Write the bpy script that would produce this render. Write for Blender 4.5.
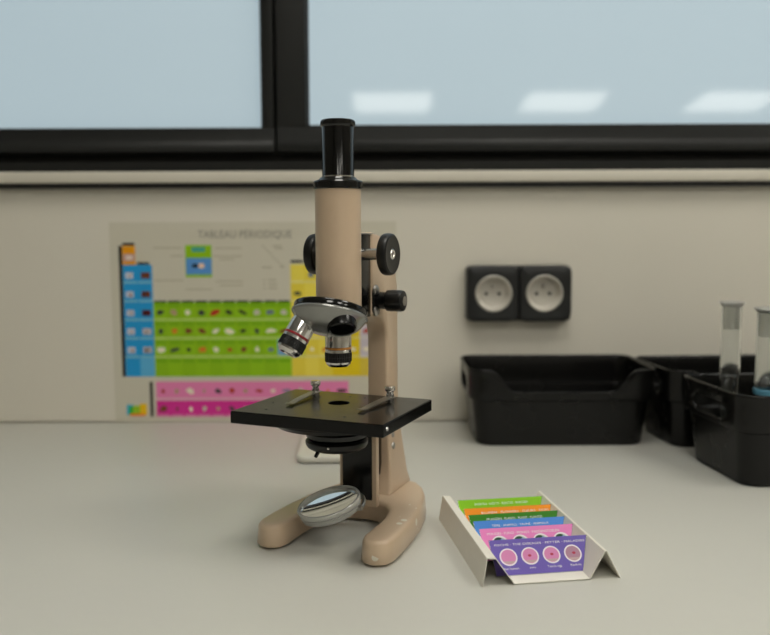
import bpy, bmesh, math, random
from mathutils import Matrix, Vector, Euler
random.seed(7)
for o in list(bpy.data.objects): bpy.data.objects.remove(o, do_unlink=True)
S = bpy.context.scene
C = S.collection
PI = math.pi
R = math.radians

# ------------------------------------------------------------------ camera, world, exposure
# units: metres; z = 0 is the top of the lab bench, y runs from the camera to the window wall
WALL_Y = 1.187
cd = bpy.data.cameras.new('camera'); cam = bpy.data.objects.new('camera', cd); C.objects.link(cam)
cd.sensor_width = 36.0; cd.lens = 806 / 770 * 36.0
cd.clip_start = 0.02; cd.clip_end = 50
cam.matrix_world = (Matrix.Translation((0, 0, .267)) @ Euler((PI/2 - .0933, 0, 0)).to_matrix().to_4x4()
                    @ Matrix.Rotation(R(-.2), 4, 'Z'))
cd.dof.use_dof = True; cd.dof.focus_distance = .69; cd.dof.aperture_fstop = 4.2
S.camera = cam
w = bpy.data.worlds.new('sky'); S.world = w; w.use_nodes = True
w.node_tree.nodes['Background'].inputs[0].default_value = (.55, .68, .80, 1)
w.node_tree.nodes['Background'].inputs[1].default_value = .5
S.view_settings.view_transform = 'Standard'; S.view_settings.look = 'None'
S.view_settings.gamma = 1; S.view_settings.use_curve_mapping = False
S.view_settings.exposure = 0.0
PANEL_W = 10.2          # radiance of the ceiling light panels
PANE_W = .36           # daylight leaving the frosted window panes

# ------------------------------------------------------------------ materials
def lin(c): return tuple(((v/255)/12.92 if v/255 <= .04045 else ((v/255+.055)/1.055)**2.4) for v in c)
M = {}
def mat(name, col, rough=.5, metal=0, nscale=40, nvar=.06, bump=0, bscale=300, rvar=.05, coat=0, spec=.5, srgb=False, **kw):
    m = bpy.data.materials.new(name); m.use_nodes = True; nt = m.node_tree; b = nt.nodes['Principled BSDF']
    if srgb: col = lin(col)
    tc = nt.nodes.new('ShaderNodeTexCoord')
    n = nt.nodes.new('ShaderNodeTexNoise'); n.inputs['Scale'].default_value = nscale; n.inputs['Detail'].default_value = 4
    nt.links.new(tc.outputs['Object'], n.inputs['Vector'])
    mx = nt.nodes.new('ShaderNodeMix'); mx.data_type = 'RGBA'
    mx.inputs[6].default_value = (*[v*(1-nvar) for v in col], 1)
    mx.inputs[7].default_value = (*[min(1, v*(1+nvar)) for v in col], 1)
    nt.links.new(n.outputs['Fac'], mx.inputs[0]); nt.links.new(mx.outputs[2], b.inputs['Base Color'])
    mr = nt.nodes.new('ShaderNodeMapRange')
    mr.inputs['To Min'].default_value = max(0, rough-rvar); mr.inputs['To Max'].default_value = min(1, rough+rvar)
    nt.links.new(n.outputs['Fac'], mr.inputs['Value']); nt.links.new(mr.outputs[0], b.inputs['Roughness'])
    b.inputs['Metallic'].default_value = metal
    b.inputs['Specular IOR Level'].default_value = spec
    b.inputs['Coat Weight'].default_value = coat
    if bump:
        n2 = nt.nodes.new('ShaderNodeTexNoise'); n2.inputs['Scale'].default_value = bscale; n2.inputs['Detail'].default_value = 2
        nt.links.new(tc.outputs['Object'], n2.inputs['Vector'])
        bp = nt.nodes.new('ShaderNodeBump'); bp.inputs['Strength'].default_value = bump; bp.inputs['Distance'].default_value = .001
        nt.links.new(n2.outputs['Fac'], bp.inputs['Height']); nt.links.new(bp.outputs[0], b.inputs['Normal'])
    for k, v in kw.items(): b.inputs[k.replace('_', ' ')].default_value = v
    M[name] = m
    return m
def printmat(name, rough=.45):
    m = bpy.data.materials.new(name); m.use_nodes = True; nt = m.node_tree; b = nt.nodes['Principled BSDF']
    a = nt.nodes.new('ShaderNodeAttribute'); a.attribute_name = 'ink'
    nt.links.new(a.outputs['Color'], b.inputs['Base Color']); b.inputs['Roughness'].default_value = rough; b.inputs['Specular IOR Level'].default_value = .2
    M[name] = m
mat('wall_paint', (.655, .62, .535), .55, nscale=6, nvar=.015, bump=.05, bscale=500)
mat('room_paint', (.60, .57, .50), .7, nscale=4, nvar=.03)
mat('ceiling_tile', (.68, .66, .62), .8, nscale=8, nvar=.04)
mat('floor_vinyl', (.25, .25, .24), .5, nscale=5, nvar=.08)
mat('laminate', (.565, .557, .505), .42, nscale=90, nvar=.02, bump=.03, bscale=900)
mat('bench_steel', (.45, .45, .44), .4, metal=.6)
mat('sill_white', (.62, .585, .50), .45, nscale=12, nvar=.02)
mat('gap_black', (.012, .012, .011), .5)
mat('frame_grey', (.014, .0145, .0138), .45, spec=.25, nscale=30, nvar=.06, bump=.04, bscale=900)
mat('gasket_black', (.008, .008, .008), .6)
mat('beige_enamel', (.57, .430, .298), .30, nscale=60, nvar=.03, bump=.05, bscale=350, coat=.15)
mat('black_enamel', (.0025, .0025, .0025), .22, spec=.35, nscale=60, nvar=.2, rvar=.06)
mat('black_gloss', (.003, .003, .003), .12, nscale=60, nvar=.2, rvar=.04)
mat('stage_black', (.0022, .0021, .0019), .20, spec=.28, nscale=50, nvar=.2, rvar=.06, bump=.04, bscale=600)
mat('knob_black', (.005, .005, .0048), .36, spec=.4, nscale=80, nvar=.15)
mat('chrome', (.72, .70, .67), .16, metal=1, nscale=200, nvar=.04)
mat('dull_steel', (.42, .40, .37), .32, metal=1, nscale=200, nvar=.08)
mat('nose_grey', (.30, .30, .285), .24, metal=.6, nscale=70, nvar=.05)
mat('dark_lens', (.004, .004, .006), .05)
mat('ring_red', (.30, .012, .02), .35)
mat('ring_orange', (.60, .24, .03), .35)
mat('mirror_glass', (.86, .88, .88), .03, metal=1, nvar=.01, rvar=.01)
mat('clear_grey', (.66, .66, .62), .18, nscale=40, nvar=.04, Transmission_Weight=.55)
mat('rubber', (.012, .012, .012), .7)
mat('bin_black', (.0042, .0041, .0038), .27, spec=.28, nscale=25, nvar=.08, rvar=.02)
mat('socket_black', (.012, .0128, .0135), .30, nscale=60, nvar=.1)
mat('socket_cream', (.56, .53, .47), .35, nscale=60, nvar=.02)
mat('card_white', (.80, .765, .68), .6, nscale=120, nvar=.03)
mat('paper', (.575, .545, .445), .40, nscale=60, nvar=.015)
mat('white_plastic', (.64, .62, .55), .35, nscale=40, nvar=.02)
mat('clear_plastic', (.80, .80, .78), .12, nvar=.01, rvar=.02, Transmission_Weight=.8)
mat('glass', (.93, .95, .95), .02, nvar=.005, rvar=.01, Transmission_Weight=1.0, IOR=1.45)
mat('stopper', (.74, .74, .71), .30, nvar=.04, Transmission_Weight=.75)
mat('blue_plastic', (.10, .30, .42), .35)
mat('ink_grey', (.24, .225, .19), .6)
mat('ink_white', (.78, .77, .74), .6)
printmat('poster_ink', .42); printmat('slide_ink', .35)
# chipped enamel of the base: small bare spots scattered over the lower outer edge
def chip(m):
    nt = m.node_tree; b = nt.nodes['Principled BSDF']
    src = b.inputs['Base Color'].links[0].from_socket
    tc = nt.nodes.new('ShaderNodeTexCoord')
    v = nt.nodes.new('ShaderNodeTexVoronoi'); v.inputs['Scale'].default_value = 75
    nt.links.new(tc.outputs['Object'], v.inputs['Vector'])
    d = nt.nodes.new('ShaderNodeTexNoise'); d.inputs['Scale'].default_value = 60
    nt.links.new(tc.outputs['Object'], d.inputs['Vector'])
    lt = nt.nodes.new('ShaderNodeMath'); lt.operation = 'LESS_THAN'; lt.inputs[1].default_value = .25
    nt.links.new(v.outputs['Distance'], lt.inputs[0])
    gt = nt.nodes.new('ShaderNodeMath'); gt.operation = 'GREATER_THAN'; gt.inputs[1].default_value = .50
    nt.links.new(d.outputs['Fac'], gt.inputs[0])
    mu = nt.nodes.new('ShaderNodeMath'); mu.operation = 'MULTIPLY'
    nt.links.new(lt.outputs[0], mu.inputs[0]); nt.links.new(gt.outputs[0], mu.inputs[1])
    sx = nt.nodes.new('ShaderNodeSeparateXYZ'); nt.links.new(tc.outputs['Object'], sx.inputs[0])
    g2 = nt.nodes.new('ShaderNodeMath'); g2.operation = 'GREATER_THAN'; g2.inputs[1].default_value = .045
    nt.links.new(sx.outputs['X'], g2.inputs[0])
    m2 = nt.nodes.new('ShaderNodeMath'); m2.operation = 'MULTIPLY'
    nt.links.new(mu.outputs[0], m2.inputs[0]); nt.links.new(g2.outputs[0], m2.inputs[1])
    mx = nt.nodes.new('ShaderNodeMix'); mx.data_type = 'RGBA'; mx.inputs[7].default_value = (.72, .68, .58, 1)
    nt.links.new(m2.outputs[0], mx.inputs[0]); nt.links.new(src, mx.inputs[6]); nt.links.new(mx.outputs[2], b.inputs['Base Color'])
mat('beige_chipped', (.57, .430, .298), .30, nscale=60, nvar=.03, bump=.05, bscale=350, coat=.15); chip(M['beige_chipped'])
# lit things
def emis(name, base, e, s, rough):
    m = mat(name, base, rough, nvar=.02, rvar=.0, nscale=3)
    b = m.node_tree.nodes['Principled BSDF']
    b.inputs['Emission Color'].default_value = (*e, 1); b.inputs['Emission Strength'].default_value = s
emis('light_panel', (.8, .8, .8), (1, .97, .885), PANEL_W, .5)
emis('frosted_pane', (.22, .25, .27), (.86, 1.10, 1.22), PANE_W, .04)
M['frosted_pane'].node_tree.nodes['Principled BSDF'].inputs['Specular IOR Level'].default_value = .31

# ------------------------------------------------------------------ mesh helpers
class MB:
    def __init__(s): s.v = []; s.f = []; s.c = []
    def add(s, vs, fs, M4=None, col=None):
        n = len(s.v)
        s.v += [tuple(M4 @ Vector(p)) if M4 else tuple(p) for p in vs]
        s.f += [tuple(i+n for i in f) for f in fs]; s.c += [col]*len(fs)
        return s
    def box(s, x0, x1, y0, y1, z0, z1, M4=None, col=None):
        return s.add([(x, y, z) for z in (z0, z1) for y in (y0, y1) for x in (x0, x1)],
                     [(0, 2, 3, 1), (4, 5, 7, 6), (0, 1, 5, 4), (2, 6, 7, 3), (0, 4, 6, 2), (1, 3, 7, 5)], M4, col)
    def lathe(s, prof, seg=48, M4=None, col=None):          # prof: (radius, height) from one end to the other
        vs, fs, idx = [], [], []
        for r, z in prof:
            if r <= 1e-7: idx.append([len(vs)]*seg); vs.append((0, 0, z))
            else:
                idx.append(list(range(len(vs), len(vs)+seg)))
                vs += [(r*math.cos(2*PI*i/seg), r*math.sin(2*PI*i/seg), z) for i in range(seg)]
        for a, b in zip(idx, idx[1:]):
            for i in range(seg):
                j = (i+1) % seg
                q = []
                for k in (a[i], a[j], b[j], b[i]):
                    if k not in q: q.append(k)
                if len(q) > 2: fs.append(tuple(q))
        return s.add(vs, fs, M4, col)
    def cyl(s, r, z0, z1, seg=32, M4=None, col=None, ch=0):
        p = [(0, z0), (r-ch, z0)] + ([(r, z0+ch), (r, z1-ch), (r-ch, z1)] if ch else [(r, z1)]) + [(0, z1)]
        return s.lathe(p, seg, M4, col)
    def prism(s, poly, z0, z1, M4=None, col=None):
        n = len(poly)
        return s.add([(x, y, z0) for x, y in poly]+[(x, y, z1) for x, y in poly],
                     [tuple(reversed(range(n))), tuple(range(n, 2*n))]+[(i, (i+1) % n, n+(i+1) % n, n+i) for i in range(n)], M4, col)
    def tube(s, pts, r, seg=12):
        pts = [Vector(p) for p in pts]; vs, fs = [], []
        for i, p in enumerate(pts):
            t = (pts[min(i+1, len(pts)-1)]-pts[max(i-1, 0)]).normalized()
            a = t.orthogonal().normalized() if i == 0 else (a - t*a.dot(t)).normalized()
            b = t.cross(a)
            vs += [tuple(p+a*r*math.cos(2*PI*k/seg)+b*r*math.sin(2*PI*k/seg)) for k in range(seg)]
        for i in range(len(pts)-1):
            for k in range(seg): fs.append((i*seg+k, i*seg+(k+1) % seg, (i+1)*seg+(k+1) % seg, (i+1)*seg+k))
        fs += [tuple(reversed(range(seg))), tuple(range((len(pts)-1)*seg, len(pts)*seg))]
        return s.add(vs, fs)
    def build(s, name, m, parent=None, bevel=0, bseg=2, bang=30, smooth=35, loc=None, rotz=0):
        me = bpy.data.meshes.new(name); me.from_pydata(s.v, [], s.f)
        if any(c is not None for c in s.c):
            at = me.attributes.new('ink', 'FLOAT_COLOR', 'CORNER')
            for p, c in zip(me.polygons, s.c):
                for li in p.loop_indices: at.data[li].color = (*(c or (.5, .5, .5)), 1)
        bm = bmesh.new(); bm.from_mesh(me)
        bmesh.ops.remove_doubles(bm, verts=bm.verts, dist=1e-7)
        if not any(c is not None for c in s.c): bmesh.ops.recalc_face_normals(bm, faces=bm.faces)
        if bevel:
            es = [e for e in bm.edges if len(e.link_faces) == 2 and e.calc_face_angle(0) > R(bang)]
            bmesh.ops.bevel(bm, geom=es, offset=bevel, segments=bseg, profile=.5, affect='EDGES', clamp_overlap=True)
        bm.to_mesh(me); bm.free()
        if smooth: me.shade_smooth(); me.set_sharp_from_angle(angle=R(smooth))
        me.materials.append(M[m])
        o = bpy.data.objects.new(name, me); C.objects.link(o)
        if parent: o.parent = parent
        if loc: o.location = loc
        if rotz: o.rotation_euler.z = rotz
        return o
def tag(o, label, cat, group=None):
    o['label'] = label; o['category'] = cat
    if group: o['group'] = group
    return o
def thing(name, label, cat, loc=(0, 0, 0), rotz=0, group=None):
    o = bpy.data.objects.new(name, None); C.objects.link(o); o.empty_display_size = .02
    o.location = loc; o.rotation_euler = (0, 0, rotz)
    return tag(o, label, cat, group)
def struct(o, label=None):
    o['kind'] = 'structure'
    if label: o['label'] = label
    return o
def axis(origin, d):                     # matrix taking +z to direction d, origin to origin
    d = Vector(d).normalized()
    return Matrix.Translation(origin) @ d.to_track_quat('Z', 'Y').to_matrix().to_4x4()
def text(name, body, size, m, parent, M4, align='LEFT', width=None, part_z=0):
    cu = bpy.data.curves.new(name, 'FONT'); cu.body = body; cu.size = size; cu.align_x = align; cu.resolution_u = 2
    t = bpy.data.objects.new('tmp', cu); C.objects.link(t)
    bpy.context.view_layer.update()
    me = bpy.data.meshes.new_from_object(t.evaluated_get(bpy.context.evaluated_depsgraph_get()))
    bpy.data.objects.remove(t, do_unlink=True)
    if width and len(me.vertices):
        xs = [v.co.x for v in me.vertices]; k = width/(max(xs)-min(xs))
        x0 = min(xs)
        for v in me.vertices: v.co.x = (v.co.x-x0)*k
    me.transform(M4); me.name = name; me.materials.clear(); me.materials.append(M[m])
    o = bpy.data.objects.new(name, me); C.objects.link(o); o.parent = parent
    return o
def rrect(x0, x1, y0, y1, r, n=6):
    p = []
    for cx, cy, a in ((x1-r, y0+r, -90), (x1-r, y1-r, 0), (x0+r, y1-r, 90), (x0+r, y0+r, 180)):
        p += [(cx+r*math.cos(R(a+90*k/n)), cy+r*math.sin(R(a+90*k/n))) for k in range(n+1)]
    return p

# ------------------------------------------------------------------ the room
X0, X1, YB, ZC, ZF = -3.2, 4.2, -5.2, 1.75, -.90
struct(MB().box(X0-.1, X1+.1, YB-.1, WALL_Y+.3, ZF-.1, ZF).build('floor', 'floor_vinyl'))
struct(MB().box(X0-.1, X1+.1, YB-.1, WALL_Y+.3, ZC, ZC+.1).build('ceiling', 'ceiling_tile'))
struct(MB().box(X0-.1, X0, YB, WALL_Y, ZF, ZC).build('wall_left', 'room_paint'))
struct(MB().box(X1, X1+.1, YB, WALL_Y, ZF, ZC).build('wall_right', 'room_paint'))
struct(MB().box(X0-.1, X1+.1, YB-.1, YB, ZF, ZC).build('wall_front', 'room_paint'))
# window wall: panel below the sill, plain wall above the windows and beside them
WT = 1.15; WX0, WX1, WM = -1.7, 1.75, -.158
wb = MB().box(X0, X1, WALL_Y, WALL_Y+.12, .0016, .3455)
wb.box(X0, X1, WALL_Y+.004, WALL_Y+.12, ZF, .0016)
wb.box(X0, X1, WALL_Y, WALL_Y+.12, WT, ZC).box(X0, WX0, WALL_Y, WALL_Y+.12, .3685, WT).box(WX1, X1, WALL_Y, WALL_Y+.12, .3685, WT)
wb.box(X0, X1, WALL_Y+.03, WALL_Y+.12, .3455, .3685)
struct(wb.build('wall_back', 'wall_paint'))
struct(MB().box(X0, X1, WALL_Y-.018, WALL_Y+.05, .3530, .3690).build('trim_1', 'sill_white', bevel=.0015), 'pale window sill board above the wall panel')
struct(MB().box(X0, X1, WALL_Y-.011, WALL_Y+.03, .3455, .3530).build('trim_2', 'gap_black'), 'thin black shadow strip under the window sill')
def window(name, x0, x1, zb, tilt, gapside):
    fr = MB()
    yf = WALL_Y+.004                                   # sash front
    z0, z1 = .3986, WT-.03
    st = .043 if gapside < 0 else .0175
    lx, rx = (x0+.043, x1-.0175) if gapside > 0 else (x0+.043, x1-.043)
    fr.box(x0, x1, yf, yf+.055, z0, zb).box(x0, x1, yf, yf+.055, z1-.04, z1)
    fr.box(x0, lx, yf, yf+.055, zb, z1-.04).box(rx, x1, yf, yf+.055, zb, z1-.04)
    o = struct(fr.build(name, 'frame_grey', bevel=.0015))
    b = MB()
    g = .003
    b.box(lx, rx, yf+.012, yf+.03, zb, zb+g).box(lx, lx+g, yf+.012, yf+.03, zb, z1-.04).box(rx-g, rx, yf+.012, yf+.03, zb, z1-.04)
    b.build('gasket', 'gasket_black', o)
    p = MB().box(lx-.004, rx+.004, -.003, .003, -.004, z1-.036-zb)
    po = p.build('pane', 'frosted_pane', o, smooth=0); po.location = (0, yf+.022, zb); po.rotation_euler.x = R(-tilt)
    return o
window('window_1', WX0+.02, WM-.0018, .4318, 0, 1)
window('window_2', WM+.0018, WX1-.02, .4352, 2.5, -1)
fx = MB().box(WX0, WX1, WALL_Y+.010, WALL_Y+.09, .3690, .3857).box(WX0, WX1, WALL_Y+.03, WALL_Y+.09, .3857, .3986)
fx.box(WM-.02, WM+.02, WALL_Y+.03, WALL_Y+.062, .3986, WT)
fx.box(WX0, WX1, WALL_Y+.010, WALL_Y+.09, WT-.028, WT).box(WX0, WX0+.018, WALL_Y+.01, WALL_Y+.09, .3857, WT-.028).box(WX1-.018, WX1, WALL_Y+.01, WALL_Y+.09, .3857, WT-.028)
struct(fx.build('trim_3', 'frame_grey', bevel=.001), 'dark grey fixed window frame')
# ceiling light panels (600 mm squares)
for i, (x, y) in enumerate([(x, y) for y in (-3.68, -.95) for x in (.06, 1.34, 2.62)] + [(.06, .40), (1.34, .40)]):
    lp = thing('ceiling_light', 'square white light panel set in the ceiling', 'light', (x, y, ZC-.012), 0, 'ceiling light panels')
    fr = MB()
    for a in (-1, 1):
        fr.box(-.31, .31, a*.30-.01, a*.30+.01, 0, .012).box(a*.30-.01, a*.30+.01, -.29, .29, 0, .012)
    fr.build('frame', 'white_plastic', lp, bevel=.001)
    MB().box(-.29, .29, -.29, .29, .004, .010).build('diffuser', 'light_panel', lp, smooth=0)

# ------------------------------------------------------------------ lab bench
bench = thing('lab_bench', 'white laminate lab bench standing against the window wall', 'bench', (0, 0, 0))
MB().box(-1.9, 2.1, .12, WALL_Y-.001, -.03, 0).build('worktop', 'laminate', bench, bevel=.002)
MB().box(-1.8, 2.0, WALL_Y-.05, WALL_Y-.03, -.45, -.03).build('back_panel', 'room_paint', bench)
for x in (-1.8, .06, 1.92):
    for y in (.2, 1.08):
        MB().box(x, x+.05, y, y+.05, ZF, -.03).build('leg', 'bench_steel', bench, bevel=.002)

# ------------------------------------------------------------------ periodic table poster
PW, PH = .420, .2965
poster = thing('periodic_table_poster', 'coloured periodic table poster titled TABLEAU PERIODIQUE leaning on the wall', 'poster', (-.4032, WALL_Y-.0012, .0006))
MB().box(0, PW, 0, .0006, 0, PH).build('sheet', 'paper', poster)
def PX(u): return (u-112)/283*PW              # measured positions on the sheet
def PZ(v): return PH-(v-222)/198.5*PH
ink = MB()
def cell(u0, u1, v0, v1, col, lay=1):
    y = -.0001*lay
    ink.add([(PX(u0), y, PZ(v1)), (PX(u1), y, PZ(v1)), (PX(u1), y, PZ(v0)), (PX(u0), y, PZ(v0))], [(0, 1, 2, 3)], None, lin(col))
rows = [245, 263.6, 282.1, 300.6, 319.1, 337.6, 356.1, 374.8]
BLUE, LBLUE, GREEN, DGREEN, YEL, PINK, MAG, ORA = (38, 150, 212), (92, 172, 216), (142, 190, 26), (118, 172, 22), (232, 214, 84), (226, 130, 178), (212, 52, 148), (226, 152, 20)
BLK, WHT = (22, 22, 20), (222, 222, 206)
pics = [(46, 40, 36), (178, 60, 36), (120, 70, 40), (196, 190, 176), (232, 224, 200), (86, 110, 90), (210, 120, 40), (110, 120, 140), (60, 64, 60), (180, 150, 120)]
def pic(u, v, wmin=4, wmax=11, force=False):
    if random.random() < .95 or force:
        ww = random.uniform(wmin, wmax)/2; hh = random.uniform(3.2, 6.2)/2
        c = random.choice(pics); y = -.0003
        n = 10; rot = random.uniform(-.5, .5)
        pts = []
        for k in range(n):
            a = 2*PI*k/n; q = random.uniform(.75, 1.15)
            dx, dy = ww*q*math.cos(a), hh*q*math.sin(a)
            pts.append((PX(u+dx*math.cos(rot)-dy*math.sin(rot)), y, PZ(v+dx*math.sin(rot)+dy*math.cos(rot))))
        ink.add(pts, [tuple(reversed(range(n)))], None, lin(c))
def strip(u0, u1, v, base):
    cell(u0, u1, v-1.3, v+1.1, tuple(int(.55*a+.45*b) for a, b in zip(base, WHT)), 2)
cell(120.6, 124, 245, 374.8, BLK)
cell(124.5, 136.8, 242.2, 244.6, BLK); cell(124.2, 137, 245, 263.6, ORA)
cell(125, 136.5, 253, 260, (196, 160, 150), 2); cell(128, 134, 254.5, 258.5, (230, 210, 200), 3)
cell(138.5, 150.5, 261, 263.4, BLK)
for r in range(1, 7):
    for c in range(2):
        u0 = 124.2+c*14.5
        cell(u0, u0+14.5, rows[r], rows[r+1], BLUE if not (c and r == 6) else LBLUE)
        if r < 6:
            strip(u0+.5, u0+14, rows[r+1]-1.2, BLUE)
            ran = random.choice([(120, 60, 30), (90, 30, 30), (200, 190, 190)]) if c else (205, 205, 215)
            cell(u0+2.5+c, u0+10+2*c, rows[r]+7.5, rows[r]+13.5, ran, 3); pic(u0+7, rows[r]+11, 2, 4)
for c in range(10):
    u0 = 153.4+c*13.67
    cell(u0+.8, u0+12.8, 299.0, 300.9, BLK, 2)
    for r in range(3, 7):
        g = GREEN if (c+r) % 2 else tuple(int(v*.97) for v in GREEN)
        if c == 9 and r == 5: g = (110, 160, 205)
        cell(u0, u0+13.7, rows[r], rows[r+1], g)
        cell(u0+1, u0+12.5, rows[r]+1.5, rows[r]+4.5, DGREEN, 2)
        if r < 6:
            strip(u0+.3, u0+13.4, rows[r+1]-1.2, GREEN)
            pic(u0+6.8, rows[r]+10.2)
cell(290.4, 302.5, 259.6, 262, BLK); cell(303.5, 372, 259.6, 262, BLK)
for c in range(6):
    u0 = 290.2+c*13.67
    for r in range(1, 7):
        y = YEL if (c+r) % 2 else (226, 206, 70)
        if c >= 3 and r > 3: y = (222, 196, 30)
        if c == 5: y = (196, 186, 196) if r < 6 else (214, 190, 70)
        if c == 0 and r in (5,): y = (196, 198, 60)
        cell(u0, u0+13.7, rows[r], rows[r+1], y)
        if r < 6: strip(u0+.3, u0+13.4, rows[r+1]-1.2, y); pic(u0+6.8, rows[r]+10.2)
cell(358.6, 372, 245, 263.6, ORA)
cell(147.3, 150.4, 380, 415.2, BLK)
for c in range(14):
    u0 = 153.6+c*13.8
    cell(u0, u0+13.8, 379.8, 397.6, PINK); cell(u0, u0+13.8, 399, 415.4, MAG)
    strip(u0, u0+13.8, 397.6, PINK); strip(u0+1, u0+12.8, 414.4, MAG)
    pic(u0+7, 389.5, 3, 11); pic(u0+7, 407.5, 3, 11)
cell(186.4, 212.6, 244.4, 276, GREEN); cell(187, 212.4, 257.2, 273.2, (88, 146, 208), 2)
cell(193, 206, 246.4, 251, (70, 160, 150), 2); cell(193, 199, 263, 266.5, BLK, 3); cell(199.5, 205, 262.5, 267, (236, 200, 170), 3)
for u0, u1, v in ((155, 183, 247), (172, 184, 255), (155, 184, 279), (216, 242, 247.5), (214, 242, 255.5), (220, 235, 258.5), (216, 243, 280), (220, 243, 284), (186, 212, 288)):
    cell(u0, u1, v-.6, v+.6, (176, 170, 148))
for k in range(9): cell(262+k*2.3, 264.5+k*2.3, 245+k*2.4, 246+k*2.4, (168, 162, 142))
for u0, u1, v in ((273, 282, 245.5), (275, 283, 248), (262, 272, 266.5), (280, 284, 266), (263, 265, 279), (268, 276, 279), (263, 265, 283), (268, 277, 283), (263, 265, 287), (268, 277, 287)):
    cell(u0, u1, v-.7, v+.7, (172, 166, 146))
for k, (c, a, b) in enumerate([((52, 168, 205), 123.5, 403), ((60, 176, 60), 126, 405), ((150, 190, 40), 130, 404), ((232, 190, 30), 137, 402)]):
    ww = 7
    cell(a, a+ww, b, 413.5, c, 1+k)
cell(127, 142, 412, 414.5, (232, 130, 40), 6)
ink.build('printed_cells', 'poster_ink', poster, smooth=0)
MX = Matrix.Rotation(PI/2, 4, 'X')
text('title_lettering', 'TABLEAU PÉRIODIQUE', .0160, 'ink_grey', poster, Matrix.Translation((PX(199.5), -.0004, PZ(237.6))) @ MX, width=PX(292)-PX(199.5))

# ------------------------------------------------------------------ double wall socket
sock = thing('wall_socket', 'black double wall socket with two pale round outlets', 'socket', (.1950, WALL_Y, .1920))
HW, HH, DP = .0770, .0405, .020
MB().prism(rrect(-HW, HW, -HH, HH, .007), 0, .0050, axis((0, 0, 0), (0, -1, 0)) @ Matrix.Rotation(0, 4, 'Z')).build('back_box', 'socket_black', sock, bevel=.001)
for s in (-1, 1):
    cx = s*.0370
    # square plate with a round opening
    n = 56; vs = []; fs = []
    rings = []
    x0, x1 = (cx-.0395, cx+.0366) if s < 0 else (cx-.0366, cx+.0395)
    def sq(k, inset):
        a = 2*PI*k/n; dx, dz = math.cos(a), math.sin(a)
        hx = (x1-inset-cx) if dx > 0 else (cx-x0-inset)
        hz = HH-inset+.0005
        q = 5.0
        t = (abs(dx/hx)**(q*2)+abs(dz/hz)**(q*2))**(-1/(q*2))
        return cx+dx*t, dz*t
    for inset, y in ((0, -.004), (0, -DP+.0035), (.001, -DP+.001), (.0032, -DP)):
        rings.append([(sq(k, inset)[0], y, sq(k, inset)[1]) for k in range(n)])
    for rr, y in ((.0275, -DP), (.0268, -DP+.0012), (.0268, -DP+.010)):
        rings.append([(cx+rr*math.cos(2*PI*k/n), y, rr*math.sin(2*PI*k/n)) for k in range(n)])
    for r_ in rings: vs += r_
    for a in range(len(rings)-1):
        for k in range(n): fs.append((a*n+k, a*n+(k+1) % n, (a+1)*n+(k+1) % n, (a+1)*n+k))
    pl = MB().add(vs, fs).build('face_plate', 'socket_black', sock, smooth=40)
    A = axis((cx, 0, 0), (0, -1, 0))
    cu = MB().lathe([(0, .0062), (.0195, .0062), (.0212, .0075), (.0240, DP-.001), (.0252, DP+.0004), (.0266, DP-.0006), (.0267, .0075)], 56, A).build('outlet', 'socket_cream', sock)
    for hx in (-.0095, .0095):
        MB().cyl(.0026, .0058, .00645, 16, axis((cx+hx, 0, -.001), (0, -1, 0))).build('pin_hole', 'gap_black', cu)
    MB().lathe([(0, .017), (.0016, .0165), (.0024, .015), (.0024, .006)], 16, axis((cx, 0, .0105), (0, -1, 0))).build('earth_pin', 'dull_steel', cu)

# ------------------------------------------------------------------ black storage bins
def bin_shell(W_, D_, H_):
    """open box with a stepped rim, hand holes in the short sides and a dipped long front"""
    rad = .022
    # one loop of perimeter points, front side subdivided for the dip, short sides for the hole
    hx, hy = W_/2, D_/2
    P = []
    def seg(x0, y0, x1, y1, ts):
        for t in ts: P.append((x0+(x1-x0)*t, y0+(y1-y0)*t))
    fr = [0, .03, .06, .09, .12, .15, .18, .22, .35, .5, .65, .78, .82, .85, .88, .91, .94, .97, 1]
    sd = [0, .14, .2, .26, .5, .74, .8, .86, 1]
    def arc(cx, cy, a0):
        for k in range(1, 6): P.append((cx+rad*math.cos(R(a0+15*k)), cy+rad*math.sin(R(a0+15*k))))
    seg(-hx+rad, -hy, hx-rad, -hy, fr); arc(hx-rad, -hy+rad, -90)
    s0 = len(P); seg(hx, -hy+rad, hx, hy-rad, sd); arc(hx-rad, hy-rad, 0)
    seg(hx-rad, hy, -hx+rad, hy, [0, .25, .5, .75, 1]); arc(-hx+rad, hy-rad, 90)
    s1 = len(P); seg(-hx, hy-rad, -hx, -hy+rad, sd); arc(-hx+rad, -hy+rad, 180)
    n = len(P)
    dip = lambda t: 0 if t < .03 or t > .97 else min(1, max(0, (min(t, 1-t)-.03)/.15))
    def ss(x): return x*x*(3-2*x)
    drop = [(.030*ss(dip(fr[i])) if i < len(fr) else 0) for i in range(n)]
    levels = [(0, .0150), (.003, .0122), (.060, .0058), (.0625, .0015), (.066, .0008), (.0685, .0006), (.073, .0004), (.084, .0002), (.0885, 0), (H_-.003, 0), (H_, -.001)]
    ztop = levels[-1][0]
    vs, fs = [], []
    for z, ins in levels:
        for i, (x, y) in enumerate(P):
            k = 1-ins/hx; kk = 1-ins/hy
            zz = z
            if drop[i] and z > .0655: zz = .0655+(z-.0655)*(ztop-drop[i]-.0655)/(ztop-.0655)
            vs.append((x*k, y*kk, zz))
    holes = set()
    for s_ in (s0, s1):
        for c in range(1, 7):
            for l in (5, 6, 7):
                if c in (1, 6) and l in (5, 7): continue
                holes.add((l, s_+c))
        for l in (5, 6, 7): pass
    for l in range(len(levels)-1):
        for i in range(n):
            if (l, i) in holes: continue
            j = (i+1) % n
            fs.append((l*n+i, l*n+j, (l+1)*n+j, (l+1)*n+i))
    fs.append(tuple(reversed(range(n))))
    return vs, fs
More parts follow.
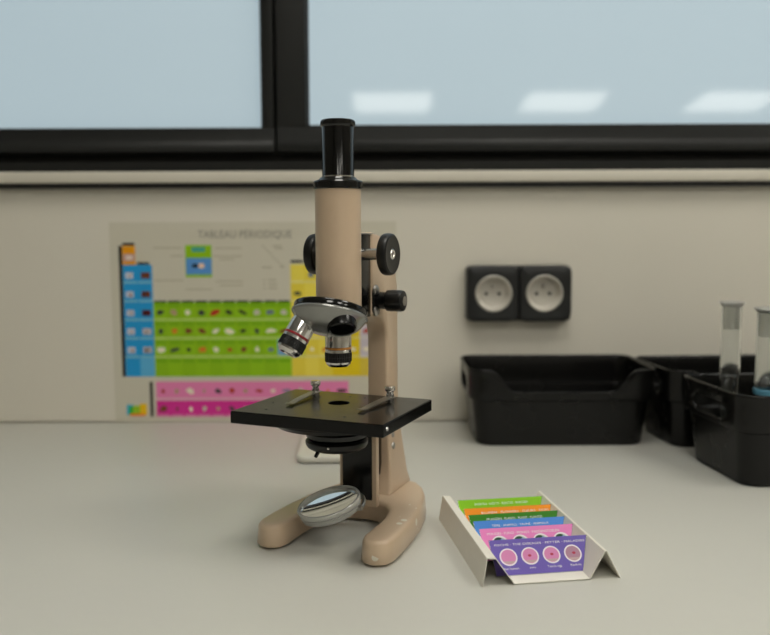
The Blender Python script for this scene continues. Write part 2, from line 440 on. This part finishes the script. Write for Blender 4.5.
def storage_bin(label, loc, rotz, depth=.138, width=.248):
    vs, fs = bin_shell(width, depth, .1025)
    o = MB().add(vs, fs).build('storage_bin', 'bin_black', None, smooth=28)
    md = o.modifiers.new('thickness', 'SOLIDIFY'); md.thickness = .0022; md.offset = -1
    o.location = loc; o.rotation_euler.z = rotz
    return tag(o, label, 'bin', 'black storage bins')
storage_bin('black plastic bin with dipped front standing below the wall socket', (.2300, 1.094, 0), 0, .138, .244)
storage_bin('black plastic bin against the wall behind the bin with glass tubes', (.4815, 1.0870, 0), R(4))
storage_bin('black plastic bin holding the glass tubes', (.4950, .9260, 0), R(5.5), .152)

# glass cylinders standing in the bin
def glass_tube(label, x, y, r, h, blue):
    t = thing('glass_tube', label, 'tube', (x, y, .0028), 0, 'glass tubes in the bin')
    MB().lathe([(0, 0), (r*.9, 0), (r, .003), (r, h-.003), (r+.0018, h-.001), (r+.0018, h), (r-.0013, h), (r-.0015, .004), (0, .003)], 40).build('glass_body', 'glass', t)
    MB().lathe([(0, h-.030), (r-.0022, h-.030), (r-.0019, h-.002), (r+.0005, h+.0008), (r+.0035, h+.0014), (r+.0035, h+.003), (0, h+.003)], 40).build('stopper', 'stopper', t)
    if blue:
        MB().lathe([(r+.0004, .085), (r+.0014, .086), (r+.0014, .091), (r+.0004, .092), (r+.0004, .085)], 40).build('blue_collar', 'blue_plastic', t)
    return t
glass_tube('clear glass tube with grey stopper farther back in the bin', .4200, .972, .0115, .188, False)
glass_tube('wider clear glass tube with a blue collar standing in the bin', .4540, .932, .0200, .1835, True)

# ------------------------------------------------------------------ flat white slab behind the microscope
wbx = thing('flat_white_case', 'flat white case with rounded corners lying behind the microscope', 'case', (-.0435, 1.034, 0), R(1.5))
MB().prism(rrect(-.067, .067, -.080, .080, .012), .0012, .0095).build('shell', 'white_plastic', wbx, bevel=.0025, bseg=3)
MB().prism(rrect(-.064, .064, -.077, .077, .010), 0, .0012).build('underside', 'rubber', wbx)

# ------------------------------------------------------------------ microscope
TH = .4012
mic = thing('microscope', 'beige and black optical microscope with tilting mirror in the middle of the bench', 'microscope', (-.041, .7006, 0), -TH)
def part(mb, name, m, parent=None, **k): return mb.build(name, m, parent or mic, **k)
# base: U-shaped casting, open towards the front (-y)
half = [(0, .134), (.014, .1325), (.027, .127), (.038, .114), (.047, .096), (.054, .074), (.0595, .048), (.063, .020), (.0648, -.008), (.0650, -.029), (.0624, -.0382), (.0565, -.0432), (.0495, -.0448), (.0430, -.0428), (.0382, -.0378), (.0360, -.0290), (.0362, 0), (.0350, .018), (.0310, .034), (.0235, .046), (.0130, .0525), (0, .0545)]
outl = half + [(-x, y) for x, y in reversed(half[1:-1])]
bb = MB(); n = len(outl)
levels = [(.0030, .0016), (.0045, .0), (.0185, -.0010), (.0222, -.0048)]
ctr = [(0, 0)]
def offs(poly, d):
    out = []
    for i in range(len(poly)):
        p0, p1, p2 = Vector(poly[i-1]), Vector(poly[i]), Vector(poly[(i+1) % len(poly)])
        e = (p2-p0).normalized(); nn = Vector((e.y, -e.x))
        out.append((p1.x - nn.x*d, p1.y - nn.y*d))
    return out
area = sum(outl[i-1][0]*outl[i][1]-outl[i][0]*outl[i-1][1] for i in range(n))
sg = 1 if area < 0 else -1
def lofted(mb, lv):
    vs, fs = [], []
    for z, ins in lv:
        vs += [(x, y, z) for x, y in offs(outl, -sg*ins)]
    for l in range(len(lv)-1):
        for i in range(n): fs.append((l*n+i, l*n+(i+1) % n, (l+1)*n+(i+1) % n, (l+1)*n+i))
    fs.append(tuple(range(n))); fs.append(tuple((len(lv)-1)*n+i for i in range(n)))
    return mb.add(vs, fs)
lofted(bb, [(.0025, .0010), (.0036, 0), (.0190, .0012), (.0208, .0018), (.0220, .0030), (.0225, .0048), (.0226, .0070)])
base = part(bb, 'base', 'beige_chipped', smooth=50)
for x, y in ((-.050, -.022), (.050, -.022), (.034, .085), (-.034, .085)):
    MB().cyl(.011, 0, .004, 24, Matrix.Translation((x, y, 0)), ch=.0008).build('rubber_foot', 'rubber', base)
# arm: C-shaped limb from the base up to the focusing rack
prof = [(.0505, .1985), (.064, .1975), (.074, .1945), (.081, .188), (.0845, .178), (.085, .165), (.085, .10), (.084, .05), (.078, .030), (.072, .0215), (.130, .0215), (.1255, .034), (.1205, .055), (.1165, .085), (.1145, .12), (.1140, .16), (.1140, .205), (.1125, .226), (.107, .243), (.097, .257), (.084, .267), (.069, .2735), (.0505, .2765)]
def limb(mb, poly, hw):
    n_ = len(poly)
    vs = [(-hw(z), y, z) for y, z in poly]+[(hw(z), y, z) for y, z in poly]
    return mb.add(vs, [tuple(range(n_)), tuple(reversed(range(n_, 2*n_)))]+[(i, n_+i, n_+(i+1) % n_, (i+1) % n_) for i in range(n_)])
arm = part(limb(MB(), prof, lambda z: .0105+.008*max(0, 1-(z-.0215)/.09)**2), 'arm', 'beige_enamel', bevel=.0028, bseg=3, bang=40, smooth=45)
for z, q in ((.0665, 1.3), (.0775, 1.0)):
    MB().lathe([(0, .0018), (.0022*q, .0014), (.003*q, 0), (0, -.002)], 20, axis((.0126-(z-.0665)*.05, .0945, z), (1, 0, .05))).build('screw', 'dull_steel', arm)
# stage carrier in front of the arm, with the black sliding plate
car = part(MB().box(-.0198, .0180, .0405, .0475, .0205, .1165), 'stage_carrier', 'beige_enamel', bevel=.001)
MB().box(-.0158, .0140, .0385, .0405, .0275, .1165).build('slide_plate', 'black_enamel', car, bevel=.0005)
MB().box(-.0045, .0045, .0475, .0855, .040, .1165).build('rack_block', 'black_enamel', car, bevel=.0008)
# stage
def stage_mesh():
    x0, x1, y0, y1, z0, z1 = -.0695, .0705, -.0650, .0455, .1155, .1260
    n_ = 48; r_ = .0094; vs = []; fs = []
    def ring(r, z): return [(r*math.cos(2*PI*k/n_), r*math.sin(2*PI*k/n_), z) for k in range(n_)]
    def sqr(z, ins):
        o = []
        for k in range(n_):
            a = 2*PI*k/n_; dx, dy = math.cos(a), math.sin(a)
            t = min(((x1-ins) if dx > 0 else (x0+ins))/dx if abs(dx) > 1e-9 else 9, ((y1-ins) if dy > 0 else (y0+ins))/dy if abs(dy) > 1e-9 else 9)
            o.append((dx*t, dy*t, z))
        # snap nearest samples to the true corners
        for cx, cy in ((x0+ins, y0+ins), (x1-ins, y0+ins), (x1-ins, y1-ins), (x0+ins, y1-ins)):
            k = min(range(n_), key=lambda q: (o[q][0]-cx)**2+(o[q][1]-cy)**2); o[k] = (cx, cy, z)
        return o
    rr = [ring(r_, z0), ring(r_, z1-.0006), ring(r_+.0006, z1), sqr(z1, .0008), sqr(z1-.0008, 0), sqr(z0+.0006, 0), sqr(z0, .0006)]
    for q in rr: vs += q
    m_ = len(rr)
    for a in range(m_):
        b = (a+1) % m_
        for k in range(n_): fs.append((a*n_+k, a*n_+(k+1) % n_, b*n_+(k+1) % n_, b*n_+k))
    return MB().add(vs, fs)
stage = part(stage_mesh(), 'stage', 'stage_black', smooth=30)
for x, y in ((-.003, .030), (.012, .030), (-.055, -.020), (-.045, -.048), (.030, -.050)):
    MB().cyl(.0013, .1259, .12615, 14, Matrix.Translation((x, y, 0))).build('screw_hole', 'gap_black', stage)
MB().lathe([(0, .0010), (.0012, .0009), (.0018, 0)], 16, axis((.0706, -.058, .1215), (1, 0, 0))).build('edge_screw', 'chrome', stage)
MB().box(-.012, .012, .040, .062, .1120, .1165).build('stage_bracket', 'black_enamel', stage)
for s in (-1, 1):
    cx, cy = s*.0375, .0275
    ang = s*-.06
    L4 = Matrix.Translation((cx, cy, 0)) @ Matrix.Rotation(ang, 4, 'Z')
    b = MB(); N_ = 10; vs = []; fs = []
    for i in range(N_+1):
        t = i/N_; y = .004-.060*t; z = .1284+.0007*math.sin(PI*t)-.0018*t + (.0010*max(0, (t-.93)/.07))
        hw = .0042-.0010*t
        vs += [(-hw, y, z), (hw, y, z), (hw, y, z+.0008), (-hw, y, z+.0008)]
    for i in range(N_):
        a = i*4
        for k in range(4): fs.append((a+k, a+(k+1) % 4, a+4+(k+1) % 4, a+4+k))
    fs += [(0, 1, 2, 3), tuple(reversed(range(N_*4, N_*4+4)))]
    b.add(vs, fs, L4).build('stage_clip', 'dull_steel', stage)
    MB().lathe([(0, .1255), (.0034, .1255), (.0034, .1318), (.0030, .1322), (.0030, .1338), (.0040, .1345), (.0046, .1352), (.0048, .1378), (.0043, .1390), (0, .1392)], 28, Matrix.Translation((cx, cy, 0))).build('clip_screw', 'chrome', stage)
# disc diaphragm under the stage
dia = part(MB().lathe([(0, .1165), (.0540, .1160), (.0540, .1115), (.0510, .1080), (.0420, .1060), (.025, .1053), (0, .1053)], 64, Matrix.Translation((-.005, 0, 0))), 'diaphragm', 'black_enamel')
MB().lathe([(.0, .111), (.0215, .111), (.0215, .1035), (.0255, .1025), (.0272, .1008), (.0272, .0972), (.0255, .0955), (.0250, .0945), (0, .0945)], 56, Matrix.Translation((-.0022, 0, 0))).build('condenser', 'black_gloss', dia)
ck = MB().lathe([(.0, .0946), (.0262, .0946), (.0278, .0930), (.0276, .0900), (.0262, .0875), (.0235, .0858), (.019, .0852), (.0185, .0875), (0, .0875)], 56, Matrix.Translation((-.0022, 0, 0)))
ck.build('iris_ring', 'knob_black', dia)
MB().lathe([(0, .006), (.0016, .0055), (.0018, 0), (0, -.004)], 14, axis((-.0090, -.0225, .0868), (-.25, -.5, -.8))).build('iris_lever', 'black_gloss', dia)
MB().lathe([(0, .0008), (.0009, .0005), (.0011, 0)], 12, axis((.003, -.0270, .0915), (0, -1, 0))).build('index_dot', 'chrome', dia)
# mirror
def tolocal(v): return Matrix.Rotation(TH, 3, 'Z') @ Vector(v)
nm = tolocal((-.25, -.14, .96)).normalized()
MC = Vector((-.0035, -.0150, .0410))
AM = axis(MC, nm)
RM = .0280
mir = part(MB().lathe([(0, -.0100), (RM-.003, -.0100), (RM-.0008, -.0088), (RM+.0002, -.0045), (RM-.0006, -.0040), (RM+.0004, -.0034), (RM+.0006, -.0004), (RM, .0004), (RM-.0016, .0004), (RM-.0020, -.0006), (RM-.0022, -.0076), (0, -.0078)], 64, AM), 'mirror', 'clear_grey')
k_ = []
for i in range(9):
    r_ = (RM-.0020)*i/8; k_.append((r_, -.0048+r_*r_/(2*.17)))
MB().lathe(k_, 64, AM).build('mirror_glass', 'mirror_glass', mir, smooth=80)
# fork that carries the mirror
fk = MB(); side = nm.cross(Vector((0, 1, 0))).normalized(); back = side.cross(nm)*-1
if back.y < 0: back = -back
pts = [MC-nm*.0078+(side*math.cos(a)+back*math.sin(a))*(RM+.0024) for a in [PI*k/14 for k in range(15)]]
fk.tube(pts, .0016, 10)
for e in (pts[0], pts[-1]):
    d = (MC-nm*.0078-e).normalized()
    fk.lathe([(0, 0), (.0026, .0006), (.0026, .0045), (0, .0045)], 14, axis(e-d*.0008, d))
fk.tube([pts[7], (pts[7]+Vector((0, .0385, .030)))/2+Vector((0, 0, -.003)), (0, .0395, .030)], .0030, 10)
fk.build('mirror_fork', 'dull_steel', mir)
# body tube, cut obliquely by the nosepiece plate
AL = R(20); CN = Vector((0, -.015, .2070)); ND = Vector((0, -math.sin(AL), -math.cos(AL)))
tb = MB().lathe([(.0198, .200), (.0198, .3121), (.0150, .3121)], 64, Matrix.Translation((.0010, 0, 0)))
for i, (x, y, z) in enumerate(tb.v):
    if abs(z-.200) < 1e-6:
        tb.v[i] = (x, y, CN.z - (y-CN.y)*math.tan(AL) + .003)
tube = part(tb, 'body_tube', 'beige_enamel')
# eyepiece with its collar
eye = part(MB().lathe([(.0142, .3215), (.0137, .3235), (.0137, .3645), (.0143, .3652), (.0149, .3664), (.0149, .3694), (.0140, .3704), (.0118, .3704), (.0100, .3680), (.0098, .3672), (0, .3666)], 56, Matrix.Translation((.0014, 0, 0))), 'eyepiece', 'black_gloss', smooth=30)
MB().lathe([(.0150, .3122), (.0205, .3122), (.0214, .3132), (.0214, .3180), (.0206, .3192), (.0172, .3200), (.0160, .3212), (.0152, .3222), (.0128, .3222)], 56, Matrix.Translation((.0012, 0, 0))).build('eyepiece_collar', 'black_gloss', eye, smooth=30)
MB().lathe([(.0143, .3223), (.0143, .3234), (.0135, .3234)], 56, Matrix.Translation((.0014, 0, 0))).build('chrome_band', 'chrome', eye)
MB().lathe([(0, .3676), (.0070, .3674), (.0099, .3669)], 40, Matrix.Translation((.0014, 0, 0))).build('eye_lens', 'dark_lens', eye)
# revolving nosepiece
AN = axis(CN, ND)
nose = part(MB().lathe([(0, 0), (.0312, 0), (.0326, .0006), (.0331, .0020), (.0328, .0034), (.0318, .0044), (.0292, .0080), (.0258, .0122), (.0205, .0160), (.0130, .0186), (.005, .0196), (0, .0197)], 64, AN), 'nosepiece', 'nose_grey', smooth=50)
MB().lathe([(0, -.0060), (.0295, -.0060), (.0312, -.0050), (.0318, -.0035), (.0318, -.0006), (.031, 0), (0, 0)], 64, AN).build('nosepiece_plate', 'black_gloss', nose)
e1 = Vector((0, math.cos(AL), -math.sin(AL))); e2 = Vector((1, 0, 0)); RHO, DEP = .0209, .0137
def station(phi):
    p = e1*math.cos(phi)+e2*math.sin(phi)
    return CN+ND*DEP+p*RHO, (ND*math.cos(AL)+p*math.sin(AL)).normalized()
def objective(phi, ringmat, label, k=1.0, pin=False):
    o_, d = station(phi); A = axis(o_, d)
    ob = part(MB().lathe([(0, -.004), (.0108*k, -.004), (.0115*k, .0002), (.0115*k, .0108), (.0112*k, .0112), (.0112*k, .0128), (.0115*k, .0132), (.0115*k, .0156), (0, .0156)], 48, A), 'objective', 'chrome', smooth=30)
    ob['label'] = label
    MB().lathe([(.0109*k, .0111), (.01165*k, .0113), (.01165*k, .0126), (.0109*k, .0128)], 48, A).build('colour_ring', ringmat, ob)
    g = MB(); n_ = 72; vs = []; fs = []
    for z, r0 in ((.0156, .0110), (.0160, .0119), (.0190, .0119), (.0194, .0116), (.0200, .0119), (.0236, .0119), (.0242, .0111)):
        vs += [((r0*k-(.0004 if i % 2 else 0))*math.cos(2*PI*i/n_), (r0*k-(.0004 if i % 2 else 0))*math.sin(2*PI*i/n_), z) for i in range(n_)]
    for a in range(6):
        for i in range(n_): fs.append((a*n_+i, a*n_+(i+1) % n_, (a+1)*n_+(i+1) % n_, (a+1)*n_+i))
    g.add(vs, fs, A).build('grip_ring', 'knob_black', ob, smooth=20)
    MB().lathe([(.0111*k, .0240), (.0108*k, .0258), (.0085*k, .0282), (.0068*k, .0284), (.0062*k, .0272)], 40, A).build('front_mount', 'chrome', ob, smooth=30)
    MB().lathe([(0, .0276), (.0066*k, .0274)], 32, A).build('front_lens', 'dark_lens', ob)
    if pin: MB().box(-.0015, .0035, -.0022, .0022, .0135, .0225, A @ Matrix.Rotation(pin, 4, 'Z') @ Matrix.Translation((.0112*k, 0, 0))).build('stop_pin', 'knob_black', ob, bevel=.0005)
    return ob
objective(0, 'ring_orange', 'chrome objective with an orange ring pointing straight down', 1.0, .35)
objective(-2*PI/3, 'ring_red', 'chrome objective with a red ring pointing to the left', .97)
o_, d = station(2*PI/3)
part(MB().lathe([(0, -.006), (.0122, -.006), (.0124, .0012), (.0120, .0032), (.0106, .0040), (.0098, .0032), (0, .0024)], 44, axis(o_, d)), 'blanking_cap', 'black_enamel')
# focusing rack behind the tube
rack = part(MB().box(-.0092, .0092, .0185, .0500, .1985, .2740), 'focus_rack', 'black_enamel', bevel=.0008)
MB().box(-.0098, .0100, .0190, .0600, .2740, .2752).build('cover_plate', 'dull_steel', rack, bevel=.0003)
MB().lathe([(0, .0022), (.0014, .0018), (.0018, 0)], 16, Matrix.Translation((.002, .040, .2752))).build('plate_screw', 'dull_steel', rack)
YK, ZK = .0285, .2562
for s in (-1, 1):
    A = axis((0, YK, ZK), (s, 0, 0))
    kn = part(MB().lathe([(0, .0312), (.0165, .0312), (.0180, .0322), (.0186, .0340), (.0186, .0375), (.0180, .0396), (.0165, .0405), (.0150, .0402), (.0060, .0402), (.0055, .0398), (0, .0398)], 64, A), 'coarse_focus_knob', 'knob_black', smooth=30)
    MB().lathe([(.0052, .0088), (.0052, .0313)], 28, A).build('shaft', 'chrome', kn)
    MB().lathe([(0, .0394), (.0020, .0394), (.0024, .0406), (.0040, .0408), (.0048, .0402), (.0050, .0396)], 24, A).build('hub_screw', 'chrome', kn)
YF, ZF2 = .0610, .2128
for s in (-1, 1):
    A = axis((0, YF, ZF2), (s, 0, 0))
    fkn = part(MB().lathe([(0, .009), (.0080, .009), (.0080, .0195), (.0086, .0205), (.0097, .0215), (.0100, .0240), (.0100, .0350), (.0094, .0372), (.0070, .0380), (0, .0381)], 40, A), 'fine_focus_knob', 'knob_black', smooth=40)
    MB().lathe([(.0040, .0378), (.0046, .0386), (.0024, .0388), (0, .0384)], 20, A).build('hub_screw', 'dull_steel', fkn)
es = part(MB().prism(rrect(-.0050, .0050, -.0125, .0125, .0049), 0, .0014, Matrix.Translation((.0100, .0560, ZF2)) @ Matrix.Rotation(PI/2, 4, 'Z') @ Matrix.Rotation(PI/2, 4, 'X')), 'fine_focus_plate', 'knob_black', bevel=.0003)
for dz in (-.0098, .0098):
    MB().lathe([(0, .0042), (.0030, .0038), (.0048, .0022), (.0050, .0008)], 22, axis((.0104, .0560, ZF2+dz), (1, 0, 0))).build('screw', 'dull_steel', es)

# ------------------------------------------------------------------ card tray with colour-coded slides
TR = R(8.5); TX, TY = .0755, .6030
tray = thing('slide_tray', 'folded white card tray holding the coloured slides', 'tray', (TX, TY, 0), TR)
LEN = .157; tk = .0007
sec = [(-.0006, 0), (.0030, .0228), (.0100, .0222), (.0250, .0010), (.0870, .0010), (.0990, .0225), (.1005, .0228), (.1125, 0)]
names = ['outer_flap', 'ridge', 'inner_wall', 'tray_floor', 'inner_wall', 'ridge', 'outer_flap']
for i in range(7):
    a, b = Vector(sec[i]), Vector(sec[i+1]); e = (b-a).normalized(); nn = Vector((-e.y, e.x))*tk/2
    q = [a-nn, b-nn, b+nn, a+nn]
    vs = [(p.x, y, max(p.y, 0)) for y in (0, LEN) for p in q]
    MB().add(vs, [(0, 1, 2, 3), (7, 6, 5, 4)]+[(k, 4+k, 4+(k+1) % 4, (k+1) % 4) for k in range(4)]).build(names[i], 'card_white', tray, smooth=0)
slides = [   # y of the top edge, ink, label, headline, height of the top edge
    (.0355, (104, 88, 170), 'violet microscope slide with four pink round specimens at the tray front', 'FISCHE · THE DISEASES · FETTER · MALADIES', .0234),
    (.0650, (226, 130, 190), 'pink microscope slide with dark green specimens between the violet and blue slides', 'MOUSSES · FUNGI · MOHOS · PADDENSTOELEN', .0225),
    (.0850, (72, 134, 214), 'blue microscope slide between the pink and dark green slides', 'TIERE · ANIMALS · FAUNE · ANIMAUX', .0222),
    (.1015, (46, 122, 8), 'dark green microscope slide between the blue and orange slides', 'PFLANZEN · PLANTS · PLANT · PLANTES', .0222),
    (.1190, (236, 142, 4), 'orange microscope slide between the dark green and lime slides', 'BLUMEN · FLOWERS · FLEURS · FIORI', .0222),
    (.1435, (128, 190, 8), 'lime green microscope slide at the back end of the tray', 'INSEKTEN · INSECTS · INSECTES · INSECTEN', .0222)]
for i, (yt, col, label, head, zt) in enumerate(slides):
    sl = thing('microscope_slide', label, 'slide', (0, 0, 0), 0, 'colour-coded slides in the card tray')
    # slide frame: origin at bottom left, +x along the slide, +y up its face, leaning back
    slope = R(46); hgt = (zt-.0016)/math.sin(slope)
    yb = yt-hgt*math.cos(slope)
    W4 = Matrix.Translation((TX, TY, 0)) @ Matrix.Rotation(TR, 4, 'Z')
    F = Matrix.Translation((.0140, yb, .0016)) @ Matrix.Rotation(slope, 4, 'X')
    sl.matrix_world = W4 @ F
    wt, wbm = .0845, .0740
    MB().prism([(.001, 0), (wbm, 0), (wt, hgt), (0, hgt)], -.0012, 0).build('slide_plate', 'clear_plastic', sl, bevel=.0002)
    ik = MB(); c = lin(col)
    ik.add([(.0012, .0003, .0001), (wbm-.0006, .0003, .0001), (wt-.0008, hgt-.0002, .0001), (.0003, hgt-.0002, .0001)], [(0, 1, 2, 3)], None, c)
    def disc(mb, x, y, r, z, cc, n=28, sx=1):
        mb.add([(x+r*sx*math.cos(2*PI*k/n), y+r*math.sin(2*PI*k/n), z) for k in range(n)], [tuple(range(n))], None, cc)
    ik.build('colour_label', 'slide_ink', sl, smooth=0)
    if i < 2:
        for k in range(4):
            sp = MB(); x = (.0135, .0317, .0499, .0681)[k] + (.0003 if i == 0 else .0025); y = hgt*.50
            disc(sp, x, y, .0074, .0002, lin((228, 222, 226)))
            if i == 0:
                disc(sp, x, y, .0062, .0003, lin((206, 130, 176)) if k < 3 else lin((168, 128, 148)))
                sp.add([(x-.005, y-.0036, .00035), (x+.005, y-.0036, .00035), (x+.0025, y-.0056, .00035), (x-.0025, y-.0056, .00035)], [(0, 1, 2, 3)], None, lin((186, 160, 160)))
                if k: disc(sp, x+.0006*k-.001, y+.0003, .0011, .0004, lin((168, 52, 76)), 12, 1.4)
            else:
                disc(sp, x, y, .0062, .0003, lin((196, 200, 188)))
                disc(sp, x-.001, y+.0015, .0043, .0004, lin((30, 70, 52)), 18, 1.1)
                disc(sp, x+.0022, y+.0028, .0018, .0005, lin((120, 160, 190)), 12, .8)
            sp.build('specimen_window', 'slide_ink', sl, smooth=0)
    hs = .0026
    off = .016 if i > 1 else .006
    if i == 0:
        text('headline_lettering', head, hs, 'ink_white', sl, Matrix.Translation((.004, hgt-.0056, .0003)), width=.077)
        for x, s_, ww in ((.0075, 'Blut human', .013), (.0295, 'ovis', .005), (.0445, 'Taenia egg', .012), (.0640, 'Radula', .009)):
            text('caption_lettering', s_, .0026, 'ink_white', sl, Matrix.Translation((x, hgt*.12+.001, .0003)), width=ww)
    else:
        text('headline_lettering', head, hs+.0004, 'ink_white', sl, Matrix.Translation((off, hgt-.0063, .0003)), width=(.064 if i in (1, 4) else .052))
bpy.context.view_layer.update()
